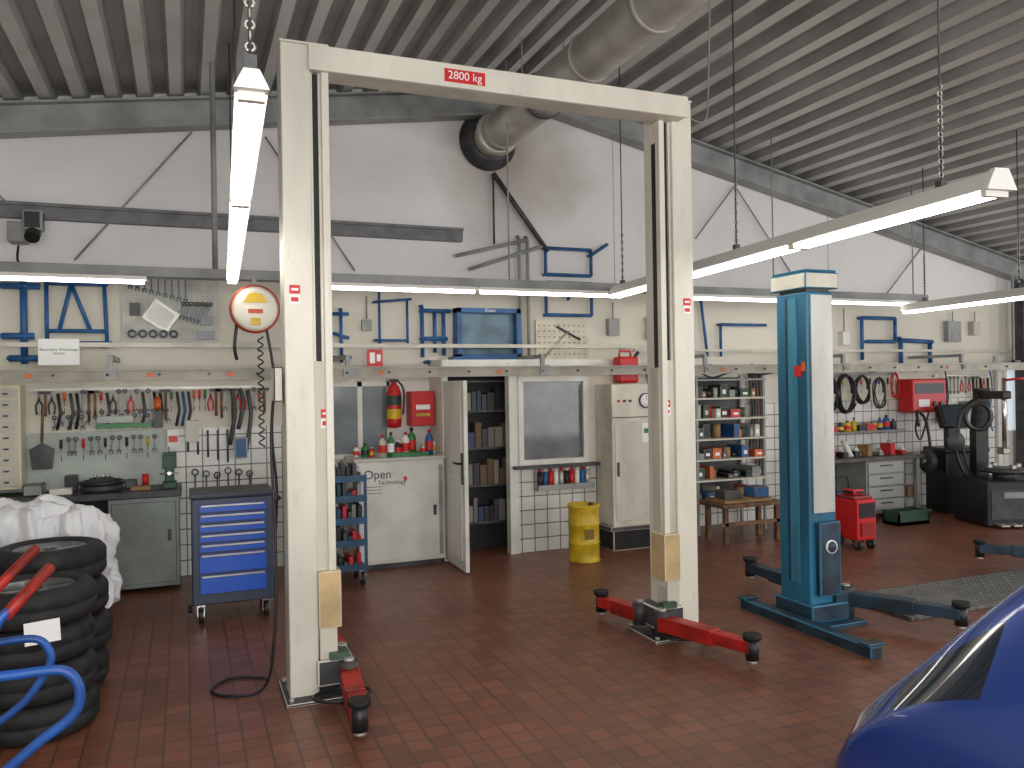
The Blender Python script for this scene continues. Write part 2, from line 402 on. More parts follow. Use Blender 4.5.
# ------------------------------------------------------------ ceiling duct
b=B('extraction_duct')
cx,cz,r=3.16,4.5,.20
b.cyl((cx,8.42,cz),(cx,-4,cz),r,steel,seg=40,caps=False)
for y in [8.0-1.0*i for i in range(12)]: b.cyl((cx,y,cz),(cx,y-.05,cz),r+.010,steel,seg=40)
b.rev([(.20,0),(.33,0),(.33,-.03),(.27,-.04),(.25,-.12),(.20,-.12)],darkst,o=(cx,8.44,cz),axis='Y',seg=40)
b.rev([(.20,0),(.24,-.01),(.24,-.05),(.20,-.06)],steel,o=(cx,8.15,cz),axis='Y',seg=40)
for y in(6.9,4,1,-2):
    b.rev([(.20,0),(.22,0),(.22,.03),(.20,.03)],darkst,o=(cx,y,cz),axis='Y',seg=40)
    for s_ in(-1,1): b.cyl((cx+s_*.215,y+.015,cz),(cx+s_*.215,y+.015,zr(cx)-.01),.006,steeld,seg=6)
b.cyl((cx+.08,7.9,cz+.15),(cx+.1,7.9,cz+.26),.05,steel)
b.done()
# ------------------------------------------------------------ hanging fluorescent lamps
lampw=M('lamp_housing_white',(222,222,217),.4)
def hlamp(pa,pb,z,rods,hw=.085,k=1.0):
    b=B('hanging_fluorescent_lamp')
    dx,dy=pb[0]-pa[0],pb[1]-pa[1];Lg=math.hypot(dx,dy)
    MM=T((pa[0],pa[1],0))@Rz(math.degrees(math.atan2(dy,dx))-90)
    b.M=MM
    s_=hw/.085
    b.prism([(-hw,z),(hw,z),(.7*hw,z+.05*s_),(.4*hw,z+.09*s_),(-.4*hw,z+.09*s_),(-.7*hw,z+.05*s_)],0,Lg,lampw,'Y')
    b.prism([(-hw*1.06,z-.002),(hw*1.06,z-.002),(.76*hw,z+.052*s_),(.47*hw,z+.1*s_),(-.47*hw,z+.1*s_),(-.76*hw,z+.052*s_)],-.03,0,whit2,'Y')
    n=max(1,round(Lg/1.52));st=Lg/n;y=0
    for q in range(n):
        for t in(-.45*hw,.45*hw): b.cyl((t,y+.03,z-.014),(t,y+st-.03,z-.014),.014,glow,seg=10)
        for yy in(y,y+st-.03): b.box(-.8*hw,.8*hw,yy,yy+.03,z-.03,z,whit2)
        y+=st
    for yy in rods:
        wx=(MM@Vector((0,yy,0))).x
        b.cyl((0,yy,z+.09*s_),(0,yy,zr(wx)),.006,darkst,seg=6)
        b.box(-.02,.02,yy-.02,yy+.02,z+.09*s_,z+.13,darkst)
        for i in range(14): b.rev([(.012,-.004),(.02,0),(.012,.004)],steel,o=(0,yy,z+.16+i*.035),axis='X' if i%2 else 'Y',seg=8,closed=True)
    b.done()
hlamp((.205,2.62),(.39,7.3),2.72,(.06,2.3,4.4),hw=.05);hlamp((3.62,2.72),(4.10,7.3),2.69,(.34,2.3,4.4));hlamp((7.82,5.3),(8.1,7.3),2.60,(.4,1.7))
b=B('strip_light_trunking')
b.box(-3.4,8.6,7.40,7.50,2.75,2.83,steeld,.005);b.box(-3.4,8.6,7.37,7.53,2.745,2.755,steeld)
for x0,x1 in((-1.9,-.30),(1.18,2.62),(2.68,4.11),(5.0,6.6),(6.7,8.36)):
    b.box(x0-.02,x1+.02,7.38,7.52,2.715,2.75,whit2);b.cyl((x0,7.42,2.70),(x1,7.42,2.70),.018,glow,seg=10)
for x in(.26,-1.8,3.0,6.25,8.4): b.cyl((x,7.45,2.83),(x,7.45,zr(x)-.01),.024 if x==.26 else .008,steeld,seg=10)
b.done()
b=B('monorail_track')
b.box(-3.4,12.6,7.57,7.63,1.89,1.97,alu);b.box(-3.4,12.6,7.54,7.66,1.965,1.98,alu);b.box(-3.4,12.6,7.54,7.66,1.88,1.895,alu)
for i in range(8):
    x=-2.6+i*2.0
    b.box(x,x+.04,7.63,8.45,2.06,2.10,steeld);b.box(x,x+.04,7.60,7.64,1.97,2.10,steeld)
    b.box(x-.03,x+.07,7.55,7.57,1.88,1.99,steeld)
for x in(-1.2,-.3,.35,1.7,2.9,5.6,6.8,9.1): b.box(x,x+.05,7.562,7.569,1.91,1.945,orange)
for i in range(40):
    x=-3+i*.4;b.cyl((x,7.55,1.93),(x,7.57,1.93),.012,darkst,seg=8)
b.done()
b=B('wall_pipe_rail')
b.box(-3.4,4.95,8.10,8.14,2.19,2.23,creamd)
for x in(-2.5,-.7,1.2,3.0,4.8): b.box(x,x+.03,8.12,8.45,2.19,2.23,creamd)
b.box(4.95,12,8.35,8.38,2.16,2.19,creamd)
b.done()
b=B('wall_brace_rods')
for (x0,z0,x1,z1) in((.1,4.28,-.92,3.0),(.78,4.3,1.65,3.0),(6.45,4.25,5.85,3.55),(6.45,4.25,7.3,3.2),(-1.9,4.0,-1.2,3.2),(9.6,3.6,8.9,2.9)):
    b.cyl((x0,8.38,z0),(x1,8.38,z1),.010,steeld,seg=8)
b.done()
b=B('wall_pipes')
for x in(3.5,3.6): b.tube([(x,8.38,2.1),(x,8.38,3.42),(x,8.43,3.46)],.02,steeld)
b.tube([(3.2,8.38,4.14),(3.85,8.38,3.3)],.03,darkst);b.tube([(3.2,8.38,4.14),(3.2,8.38,3.35)],.012,darkst)
b.tube([(2.75,8.38,3.2),(3.6,8.38,3.42)],.02,steeld);b.tube([(2.9,8.38,3.06),(3.8,8.38,3.36)],.02,steeld)
b.done()
# electrical boxes and cabling on the cream band
b=B('wall_electrics')
for x,z,w,h,m in((1.15,2.30,.12,.16,creamd),(1.72,2.38,.10,.12,steeld),(4.62,2.35,.14,.2,steeld),(5.15,2.30,.2,.28,creamd),(5.55,2.42,.12,.14,whit2),(7.25,2.32,.16,.24,steeld),(7.7,2.45,.2,.12,creamd),(8.15,2.25,.12,.18,whit2),(10.1,2.3,.25,.3,steeld),(10.6,2.4,.14,.2,creamd)):
    b.box(x,x+w,8.36,8.45,z,z+h,m,.006);b.cyl((x+w/2,8.40,z+h),(x+w/2,8.40,2.74),.009,steeld,seg=6)
for x0,x1,z in((4.85,6.4,1.98),(6.6,8.2,2.0),(8.3,10.4,1.97),(5.0,7.0,1.92)):
    b.tube([(x0+(x1-x0)*t/8,8.30,z-.07*math.sin(t/8*math.pi*3)**2-.02*math.sin(t*1.7)) for t in range(9)],.012,blackp,sub=4)
for x in(5.1,5.3,7.15,7.4,10.0,10.9): b.tube([(x,8.36,1.95),(x+.03,8.34,1.6),(x-.02,8.35,1.25),(x+.05,8.36,1.0)],.010,random.choice([blackp,darkst,rblue]),sub=4)
for x in(.9,1.25,7.6,8.9): b.box(x,x+.08,8.40,8.43,1.05,1.13,whit2,.004)
b.done()
b=B('wall_floodlight')
b.box(-1.42,-1.28,8.2,8.4,3.12,3.3,steeld,.01);b.box(-1.3,-1.14,8.15,8.3,3.22,3.4,blackp,.02);b.cyl((-1.22,8.14,3.15),(-1.22,8.3,3.3),.06,blackp)
b.box(-1.38,-1.18,8.3,8.36,3.2,3.3,darkst)
b.tube([(-1.35,8.3,3.1),(-1.36,8.38,2.95),(-1.2,8.42,2.9)],.01,blackp,sub=4)
b.done()
b=B('hose_reel')
rr=M('reel_rim_red',(190,70,42),.45)
b.rev([(0,-.07),(.16,-.07),(.20,-.04),(.20,.04),(.16,.07),(0,.07)],M('reel_white',(228,224,210),.4),o=(.57,7.3,2.48),axis='Y',seg=40)
b.rev([(.192,-.055),(.207,-.045),(.207,.045),(.192,.055)],rr,o=(.57,7.3,2.48),axis='Y',seg=40)
b.prism([(.47,2.53),(.51,2.60),(.57,2.62),(.63,2.60),(.67,2.53)],7.222,7.232,yellow,'Y');b.box(.53,.61,7.222,7.232,2.34,2.40,yellow);b.box(.51,.63,7.22,7.232,2.44,2.475,rr)
b.box(.55,.59,7.33,7.36,2.48,2.75,steeld)
b.tube([(.42,7.3,2.35),(.40,7.3,2.15),(.42,7.35,2.05)],.014,blackp,sub=4)
b.tube([(.66,7.3,2.33),(.72,7.3,1.9),(.70,7.35,1.4),(.74,7.4,.9),(.72,7.4,.5)],.012,blackp,sub=5)
pts=[]
for i in range(150):
    t=i*.55;pts.append((.62+.022*math.cos(t),7.4+.022*math.sin(t),2.25-i*.0065))
b.tube(pts,.007,blackp,seg=6)
b.done()
# ------------------------------------------------------------ tool trolleys
def caster(b,x,y,m=blackp):
    b.cyl((x-.018,y,.06),(x+.018,y,.06),.06,m,seg=20);b.cyl((x-.02,y,.06),(x+.02,y,.06),.025,chrome)
    b.box(x-.028,x-.02,y-.02,y+.03,.05,.14,chrome);b.box(x+.02,x+.028,y-.02,y+.03,.05,.14,chrome);b.box(x-.03,x+.03,y-.03,y+.03,.13,.145,chrome)
b=B('tool_trolley')
b.box(.03,.63,6.62,7.06,.145,.96,tbody,.012);b.box(.02,.64,6.6,7.08,.96,1.0,blackp,.012);b.box(.05,.61,6.64,7.04,1.0,1.003,darkst)
z=.92;hs=[.072]*5+[.155,.155]
for h in hs:
    b.box(.085,.575,6.60,6.63,z-h+.008,z,tblue,.003)
    b.box(.10,.56,6.588,6.603,z-.022,z-.006,steel,.002)
    z-=h+.004
for x,y in((.09,6.68),(.57,6.68),(.09,7.0),(.57,7.0)): caster(b,x,y)
b.tube([(.64,6.68,.9),(.69,6.68,.92),(.69,7.0,.92),(.64,7.0,.9)],.012,blackp)
b.cyl((.0,6.75,.1),(.03,6.75,.1),.03,blackp)
b.done()
b=B('tool_trolley')
teal=M('teal_cart',(22,72,104),.45,var=.25)
for x in(1.1,1.49):
    for y in(7.3,7.68): b.box(x,x+.025,y,y+.025,.12,.98,teal)
for z in(.14,.36,.56,.76,.94):
    b.box(1.1,1.515,7.3,7.705,z,z+.02,teal);b.box(1.1,1.515,7.295,7.305,z,z+.06,teal)
    for i in range(8):
        x=1.13+i*.045;h=random.uniform(.05,.16);b.box(x,x+.035,7.33+random.random()*.1,7.6,z+.02,z+.02+h,random.choice([blackp,darkst,teal,blackp,redb,steeld]))
for x,y in((1.14,7.34),(1.47,7.34),(1.14,7.66),(1.47,7.66)): caster(b,x,y)
b.done()
# ------------------------------------------------------------ white cabinet
b=B('storage_cabinet')
b.box(1.53,2.42,7.87,8.38,.05,1.06,white,.006);b.box(1.51,2.43,7.84,8.40,1.06,1.09,M('cabinet_top',(190,190,182),.4),.005)
b.box(1.56,2.39,7.89,8.3,0,.05,darkst)
b.box(1.55,2.40,7.855,7.872,.08,1.03,white,.004);b.box(2.36,2.40,7.85,7.856,.1,1.0,steeld)
b.box(2.0,2.03,7.84,7.856,.86,.9,redlab);b.box(2.30,2.33,7.84,7.856,.5,.6,darkst)
for z in(.75,.78,.81): b.box(1.62,1.78,7.852,7.856,z,z+.006,darkst)
cab=b.done()
text('Open',(1.60,7.852,.93),.12,M('text_dark',(40,40,40)),cab,align='LEFT',name='label_1');text('Technology',(1.74,7.852,.85),.06,_m['text_dark'],cab,align='LEFT',name='label_2')
def bottle(b,x,y,z,r,h,m,cap,kind=0):
    b.rev([(0,0),(r,0),(r,h*.65),(r*.8,h*.75),(r*.35,h*.82),(r*.35,h*.9)],m,o=(x,y,z),seg=14);b.cyl((x,y,z+h*.88),(x,y,z+h),r*.42,cap,seg=10)
    b.cyl((x,y,z+h*.2),(x,y,z+h*.55),r*1.02,random.choice([whlab,redlab,yellow,cap]),seg=14,caps=False)
b=B('bottles')
for i,(x,h,r) in enumerate([(1.58,.12,.03),(1.66,.14,.04),(1.73,.1,.03),(1.82,.22,.04),(1.90,.25,.035),(1.99,.16,.05),(2.07,.24,.04),(2.15,.28,.045),(2.23,.14,.03),(2.31,.26,.04),(2.37,.16,.03)]):
    bottle(b,x,8.05+random.uniform(-.1,.08),1.09,r,h,[whit2,green,redb,creamd,green,blackp,whit2,green,steel,rblue,whit2][i],[redb,blackp,whit2][i%3])
b.box(1.9,2.28,7.92,8.0,1.09,1.13,green)
b.done()
b=B('fire_extinguisher_sign');b.box(1.70,1.86,8.085,8.098,2.0,2.17,redb);b.box(1.73,1.78,8.08,8.086,2.03,2.14,whlab);b.box(1.80,1.84,8.08,8.086,2.05,2.12,whlab);b.done()
b=B('first_aid_box');b.box(2.17,2.42,8.16,8.38,1.38,1.74,redb,.01);b.box(2.22,2.37,8.155,8.162,1.55,1.6,whlab);b.box(2.22,2.37,8.155,8.162,1.48,1.51,yellow);b.done()
b=B('fire_extinguisher')
b.rev([(0,1.36),(.07,1.37),(.075,1.42),(.075,1.72),(.055,1.79),(.025,1.82),(.025,1.86),(0,1.86)],redb,o=(2.02,8.29,0),seg=20)
b.cyl((2.02,8.29,1.46),(2.02,8.29,1.56),.077,yellow,caps=False);b.cyl((2.02,8.29,1.60),(2.02,8.29,1.70),.077,dgreen,caps=False)
b.box(1.98,2.06,8.24,8.32,1.84,1.87,blackp);b.tube([(2.06,8.27,1.85),(2.12,8.26,1.75),(2.11,8.27,1.5)],.01,blackp,sub=4)
b.done()
b=B('spray_cans')
b.box(3.45,4.12,7.84,7.95,.66,.675,steeld);b.box(3.45,4.12,7.835,7.845,.66,.72,steeld)
for i in range(10):
    x=3.49+i*.063;m=[blackp,rblue,redb,whit2,steel,blackp,redb,whit2,rblue,steel][i]
    b.cyl((x,7.89,.675),(x,7.89,.86),.027,m,seg=12);b.cyl((x,7.89,.86),(x,7.89,.89),.018,whit2 if i%2 else redb,seg=10)
b.done()
b=B('oil_drum')
b.rev([(0,.02),(.15,.02),(.16,0),(.165,.01),(.155,.03),(.155,.18),(.165,.19),(.155,.2),(.155,.37),(.165,.38),(.155,.39),(.155,.54),(.165,.56),(.16,.575),(.15,.56),(0,.56)],yellow,o=(3.73,7.35,0),seg=32)
b.cyl((3.80,7.33,.56),(3.80,7.33,.585),.025,darkst);b.box(3.66,3.76,7.187,7.195,.24,.34,M('label_dark',(120,96,30),.5))
b.done()
b=B('compressor_cabinet')
b.box(4.19,4.75,7.56,7.93,.26,1.78,M('cabinet_cream',(208,203,188),.45,var=.1,vscale=3,dirt=.15),.01)
b.box(4.21,4.73,7.6,7.93,.0,.26,black,.01);b.box(4.15,4.79,7.54,7.93,.22,.27,darkst,.005)
b.box(4.22,4.72,7.55,7.562,.32,1.38,creamd,.004);b.box(4.19,4.75,7.55,7.562,1.42,1.43,darkst)
b.rev([(0,-.02),(.07,-.02),(.075,0)],whlab,o=(4.6,7.56,1.6),axis='Y',seg=28);b.rev([(.07,-.022),(.082,-.02),(.082,0)],darkst,o=(4.6,7.56,1.6),axis='Y',seg=28)
b.box(4.597,4.603,7.536,7.54,1.6,1.65,darkst)
for x in(4.27,4.34,4.41): b.cyl((x,7.545,1.6),(x,7.56,1.6),.015,redb if x<4.3 else blackp,seg=10)
b.box(4.55,4.70,7.545,7.551,1.15,1.36,whlab);b.box(4.57,4.68,7.542,7.546,1.25,1.3,green);b.box(4.24,4.26,7.535,7.55,.8,.95,blackp)
b.done()
b=B('jerrycan')
b.box(4.38,4.62,7.70,7.88,1.79,2.08,redb,.03);b.tube([(4.42,7.79,2.07),(4.42,7.79,2.14),(4.56,7.79,2.14),(4.56,7.79,2.07)],.014,redb);b.cyl((4.6,7.79,2.06),(4.66,7.79,2.13),.02,blackp)
b.done()
# ------------------------------------------------------------ blue body-repair racks on the wall
def frame(b,x0,x1,z0,z1,y,t,m,d=.05):
    b.box(x0,x1,y-d,y,z1-t,z1,m);b.box(x0,x1,y-d,y,z0,z0+t,m);b.box(x0,x0+t,y-d,y,z0,z1,m);b.box(x1-t,x1,y-d,y,z0,z1,m)
b=B('blue_wall_cabinet');frame(b,2.72,3.46,2.08,2.63,8.43,.05,rblue,.16);b.box(2.75,3.43,8.38,8.43,2.11,2.60,M('rack_panel',(96,128,146),.4,var=.2));b.box(2.66,3.52,8.23,8.43,2.06,2.10,rblue);b.box(2.8,3.38,8.24,8.38,2.2,2.22,creamd)
bc=b.done()
text('Dozer',(3.1,8.265,2.605),.05,whlab,bc)
def bars(name,segs,m=rblue,r=.018,y=8.38):
    b=B(name)
    for (x0,z0,x1,z1) in segs:
        b.cyl((x0,y,z0),(x1,y,z1),r,m,seg=8)
        b.cyl((x0,y,z0),(x0,8.45,z0),r*.8,m,seg=8)
    return b.done()
bars('blue_support_frame',[(-1.33,2.8,-1.33,2.05),(-1.5,2.75,-1.2,2.75),(-1.5,2.3,-1.25,2.3),(-1.45,2.1,-1.2,2.1)],r=.03)
bars('blue_support_frame',[(-1.15,2.8,-1.15,2.2),(-1.15,2.78,-.65,2.78),(-.68,2.8,-.66,2.2),(-1.15,2.35,-.65,2.35),(-.95,2.78,-1.05,2.36),(-.95,2.78,-.8,2.36),(-1.2,2.24,-.62,2.24)])
bars('blue_support_frame',[(1.9,2.82,1.9,2.2),(1.85,2.68,2.25,2.72),(2.2,2.72,2.2,2.25),(1.85,2.28,2.2,2.28)],r=.014)
bars('blue_support_frame',[(1.42,2.55,1.58,2.55),(1.5,2.6,1.5,2.05),(1.4,2.1,1.6,2.1),(1.42,2.35,1.58,2.3)])
bars('blue_support_frame',[(2.36,2.65,2.36,2.1),(2.36,2.6,2.68,2.6),(2.6,2.6,2.6,2.12),(2.5,2.6,2.5,2.15),(2.36,2.3,2.64,2.3),(2.4,2.05,2.64,2.03)],r=.022)
bars('blue_support_frame',[(3.82,3.34,4.4,3.34),(3.82,3.04,4.4,3.04),(3.82,3.34,3.82,3.04),(4.4,3.34,4.4,3.04),(4.4,3.28,4.62,3.42)],r=.02)
bars('blue_support_frame',[(3.82,2.95,4.4,2.95),(3.82,2.58,4.4,2.58),(3.82,2.95,3.82,2.58),(4.4,2.95,4.4,2.58),(4.1,2.95,4.1,2.75)],r=.02)
bars('blue_support_frame',[(8.5,2.62,9.1,2.62),(8.5,2.62,8.5,2.05),(9.1,2.62,9.1,2.3),(8.6,2.3,9.1,2.3)],r=.025)
bars('blue_support_frame',[(9.2,2.32,9.8,2.3),(9.2,2.35,9.2,2.0),(9.75,2.3,9.75,2.0)],r=.03)
bars('blue_support_frame',[(5.9,2.9,6.0,2.1),(6.2,2.5,6.9,2.5),(6.2,2.5,6.2,2.1)],r=.018)
pegb=M('pegboard_cream',(214,208,188),.5,var=.08)
pegg=M('pegboard_grey',(188,190,182),.5,var=.1)
b=B('tool_board');b.box(3.7,4.36,8.41,8.43,2.03,2.52,pegb)
for i in range(10):
    for j in range(7): b.cyl((3.74+i*.063,8.405,2.07+j*.065),(3.74+i*.063,8.412,2.07+j*.065),.008,darkst,seg=6)
b.tube([(3.8,8.39,2.1),(4.1,8.39,2.4)],.012,steel);b.tube([(3.95,8.39,2.45),(4.25,8.39,2.3)],.012,darkst)
b.done()
# ------------------------------------------------------------ hand tools
def spanner(b,x,y,z,L,a,m=chrome):
    S=b.M.copy();b.M=T((x,y,z))@Ry(a)
    b.box(-.007,.007,-.004,.004,-L,0,m)
    b.rev([(.010,-.004),(.022,-.004),(.022,.004),(.010,.004)],m,axis='Y',seg=12,closed=True)
    b.box(-.02,-.006,-.004,.004,-L-.03,-L+.004,m);b.box(.006,.02,-.004,.004,-L-.03,-L+.004,m);b.box(-.02,.02,-.004,.004,-L-.004,-L+.01,m)
    b.M=S
def hammer(b,x,y,z,L):
    S=b.M.copy();b.M=T((x,y,z));b.cyl((0,0,0),(0,0,-L),.012,brown,seg=8);b.box(-.06,.05,-.016,.016,-.01,.025,darkst,.004);b.M=S
def pliers(b,x,y,z,m):
    S=b.M.copy();b.M=T((x,y,z))
    b.prism([(-.014,0),(0,.05),(.014,0)],-.006,.006,darkst,'Y');b.tube([(0,0,0),(-.025,0,-.05),(-.018,0,-.13)],.008,m,sub=3);b.tube([(0,0,0),(.025,0,-.05),(.018,0,-.13)],.008,m,sub=3);b.M=S
def driver(b,x,y,z,m):
    b.cyl((x,y,z),(x,y,z-.08),.013,m,seg=10);b.cyl((x,y,z-.08),(x,y,z-.2),.004,chrome,seg=6)
b=B('tool_board')
b.box(-.54,.32,8.41,8.43,2.24,2.95,pegg)
for i in range(17):
    for j in range(13): b.cyl((-.5+i*.048,8.406,2.28+j*.052),(-.5+i*.048,8.412,2.28+j*.052),.004,darkst,seg=6)
dchr=M('tool_steel',(90,92,96),.35,metal=.6)
for i in range(9): spanner(b,-.46+i*.06,8.395,2.88,.10+.015*i,0,dchr)
for i in range(8): spanner(b,.0+i*.035,8.395,2.62-.0*i,.12+.01*i,20,dchr)
for i in range(5): b.rev([(.02,-.01),(.04,-.01),(.04,.01),(.02,.01)],dchr,o=(-.45+i*.09,8.39,2.33),axis='Y',seg=14,closed=True)
b.M=T((-.2,8.39,2.5))@Ry(35);b.box(-.13,.13,-.01,.005,-.11,.11,steel);b.box(-.1,.1,-.014,-.01,-.08,.08,whit2);b.M=Matrix.Identity(4)
b.box(-.47,-.38,8.36,8.4,2.5,2.62,blackp);b.box(.12,.28,8.38,8.4,2.28,2.36,dchr);b.box(.15,.25,8.37,8.4,2.42,2.5,dchr)
b.done()
b=B('hand_tools')
b.box(-1.3,-.2,8.39,8.43,1.80,1.83,steel);b.box(-.2,.75,8.39,8.43,1.80,1.83,steel)
for i in range(40):
    x=-1.22+i*.05;k=random.randint(0,4)
    if k==0: spanner(b,x,8.37,1.79,.18,random.uniform(-6,6),dchr)
    elif k==1: hammer(b,x,8.37,1.78,random.uniform(.2,.3))
    elif k==2: pliers(b,x,8.37,1.72,random.choice([redb,redb,rblue,blackp]))
    elif k==3: driver(b,x,8.37,1.79,random.choice([redb,orange,blackp,green]))
    else: b.tube([(x,8.37,1.78),(x+.02,8.37,1.6),(x-.01,8.37,1.45)],.014,random.choice([darkst,rblue,blackp]))
for i in range(18):
    x=-1.1+i*.055;spanner(b,x,8.37,1.60 if i%2 else 1.56,.09,random.uniform(-12,12),dchr)
for i in range(14):
    x=-1.05+i*.06
    if i%3: spanner(b,x,8.37,1.36,.12,random.uniform(-8,8),dchr)
    else: driver(b,x,8.37,1.36,random.choice([redb,blackp,yellow]))
b.box(-.75,-.3,8.33,8.40,1.45,1.49,green);b.box(-.75,-.45,8.33,8.4,1.50,1.56,bpanel)
b.box(-.28,-.2,8.33,8.4,1.44,1.6,blackp);b.cyl((-.24,8.32,1.62),(-.24,8.38,1.72),.03,orange)
b.prism([(-1.28,1.1),(-1.12,1.1),(-1.10,1.28),(-1.20,1.34),(-1.30,1.28)],8.335,8.355,darkst);b.cyl((-1.2,8.345,1.34),(-1.19,8.345,1.6),.012,brown)
for x,z,L in((.42,1.8,.55),(.5,1.8,.4),(.57,1.78,.6)): b.tube([(x,8.36,z),(x+.03,8.36,z-L*.4),(x-.02,8.36,z-L)],.02,darkst,sub=4)
b.box(.44,.56,8.3,8.38,1.12,1.32,rblue,.01);b.box(.0,.12,8.32,8.4,1.3,1.5,creamd)
for i in range(5):
    x=.02+.09*i;b.cyl((x,8.37,1.4),(x,8.37,1.2-.03*i),.010,dchr,seg=8)
for i in range(6):
    x=.08+.1*i;b.rev([(.022,-.01),(.034,-.01),(.034,.01),(.022,.01)],dchr if i%2 else blackp,o=(x,8.37,1.0-.02*(i%3)),axis='Y',seg=14,closed=True);b.cyl((x,8.37,.97),(x,8.37,.78),.008,darkst,seg=6)
b.box(-.16,-.06,8.34,8.4,1.26,1.42,whit2);b.box(-.15,-.07,8.335,8.341,1.3,1.36,redb)
b.done()
b=B('small_parts_cabinet')
pc=M('parts_cabinet_cream',(216,208,182),.5)
b.box(-2.2,-1.33,8.15,8.39,.95,1.86,pc,.006)
for j in range(9):
    for i in range(4):
        x=-2.17+i*.21;z=.98+j*.096
        b.box(x,x+.195,8.135,8.152,z,z+.086,creamd,.003);b.box(x+.08,x+.12,8.125,8.136,z+.03,z+.045,darkst)
b.done()
b=B('workbench')
b.box(-3.2,-.04,7.88,8.40,.84,.90,darkst,.006);b.box(-.64,-.06,7.90,8.38,.04,.84,bgreen,.005)
b.box(-.61,-.09,7.885,7.902,.08,.80,bgreen,.004);b.box(-.16,-.13,7.87,7.886,.45,.55,darkst)
b.box(-3.15,-2.4,7.90,8.38,.04,.84,bgreen,.005);b.box(-2.4,-.64,7.95,8.38,.2,.23,darkst);b.box(-2.4,-.64,8.3,8.32,.0,.84,dark)  # dark rear sheet stands for the shade under the open bench
b.box(-1.32,-.16,8.40,8.43,.90,1.42,bpanel);b.box(-2.4,-1.32,8.41,8.43,.9,1.4,bpanel)
b.done()
b=B('bench_vise')
b.box(-.20,-.08,7.98,8.15,.90,.96,dgreen,.01);b.box(-.18,-.10,8.0,8.1,.96,1.1,dgreen,.01);b.box(-.20,-.08,8.0,8.03,1.08,1.2,dgreen,.006);b.box(-.20,-.08,8.09,8.14,1.08,1.22,dgreen,.006)
b.cyl((-.14,7.86,1.05),(-.14,8.05,1.05),.016,chrome);b.cyl((-.22,7.87,1.05),(-.06,7.87,1.05),.008,chrome)
b.done()
b=B('engine_part')
b.rev([(.03,0),(.16,0),(.17,.02),(.17,.06),(.1,.07),(.1,.12),(.03,.12)],darkst,o=(-.7,8.1,.90),seg=28,closed=True)
for i in range(5): b.cyl((-.7+.065*math.cos(i*1.257),8.1+.065*math.sin(i*1.257),1.02),(-.7+.065*math.cos(i*1.257),8.1+.065*math.sin(i*1.257),1.05),.01,chrome,seg=6)
b.tube([(-.7+.17*math.cos(t/12*6.283),8.1+.17*math.sin(t/12*6.283),.98) for t in range(13)],.02,blackp)
b.box(-.46,-.3,8.0,8.15,.9,.93,bbrown);b.box(-1.1,-.93,8.0,8.1,.9,.95,whit2);b.box(-1.0,-.9,8.12,8.25,.9,1.05,blackp,.01);b.cyl((-.35,8.25,.9),(-.35,8.25,1.02),.03,redb)
b.box(-1.3,-1.15,8.0,8.2,.9,1.0,steeld,.01);b.box(-.52,-.42,8.15,8.28,.9,.98,darkst,.01)
b.done()
b=B('notice_board_sign');b.box(-1.18,-.86,8.085,8.098,2.03,2.26,whlab);sg=b.done()
text('Besondere Werkzeuge\nService',(-1.02,8.083,2.15),.032,M('text_green',(60,120,80)),sg)
# ------------------------------------------------------------ right shelves
b=B('storage_shelf')
for x in(5.5,6.46):
    for y in(7.92,8.36): b.box(x,x+.03,y,y+.03,0,1.86,steeld)
bc_=[rblue,rblue,redb,blackp,steeld,creamd,dgreen,bbrown,blackp,darkst,orange,steeld]
b.box(5.5,6.48,8.39,8.41,.4,1.84,darkst)
for z in(.38,.62,.86,1.1,1.34,1.58,1.80):
    b.box(5.48,6.5,7.9,8.4,z,z+.02,creamd if z<1.7 else steeld)
    x=5.54
    while x<6.36:
        w=random.uniform(.04,.14);h=random.uniform(.05,.17)
        if random.random()<.96 and z<1.7:
            m=random.choice(bc_)
            if random.random()<.35: b.cyl((x+w/2,8.05,z+.02),(x+w/2,8.05,z+.02+h),min(w/2,.05),m,seg=12)
            else:
                y_=7.93+random.random()*.08
                b.box(x,x+w,y_,8.25,z+.02,z+.02+h,m,.004);b.box(x+w*.25,x+w*.75,y_-.002,y_,z+.03+h*.2,z+.02+h*.6,random.choice([whlab,creamd,m]))
        x+=w+.01
b.done()
b=B('wooden_trestle')
b.box(5.40,6.25,7.3,7.75,.40,.44,brown,.005);b.box(5.45,6.1,7.35,7.7,.44,.48,bbrown,.01)
for x in(5.45,6.15):
    for y in(7.34,7.66): b.box(x,x+.05,y,y+.05,0,.40,brown)
b.box(5.40,6.25,7.34,7.36,.2,.24,brown);b.box(5.5,5.72,7.4,7.6,.48,.58,darkst,.01);b.box(5.9,6.1,7.4,7.6,.48,.6,rblue,.01)
b.done()
b=B('hanging_hoses')
for i in range(5): b.tube([(6.62+i*.05,8.38,1.9),(6.66+i*.04,8.36,1.4),(6.6+i*.05,8.37,.9-.08*i)],.018,[blackp,darkst,brown,blackp,darkst][i],sub=5)
b.done()
b=B('hose_coils')
def coil(b,x,z,rx,rz,n,m,r=.01):
    b.tube([(x+(rx+.01*math.sin(t*1.3))*math.cos(t*.39),8.37-.0015*t,z+(rz+.012*math.sin(t*.7))*math.sin(t*.39)) for t in range(int(16*n))],r,m,seg=6)
coil(b,8.15,1.60,.14,.25,4,blackp,.013);coil(b,8.45,1.65,.12,.18,3,blackp,.012);coil(b,8.75,1.6,.10,.2,3,darkst);coil(b,7.9,1.6,.1,.22,3,blackp,.012);coil(b,9.05,1.7,.07,.16,2,redb,.01)
b.box(7.3,9.1,8.38,8.43,1.84,1.88,steeld)
for i in range(11):
    x=7.35+i*.16;driver(b,x,8.38,1.8,random.choice([redb,yellow,blackp,rblue]))
b.done()
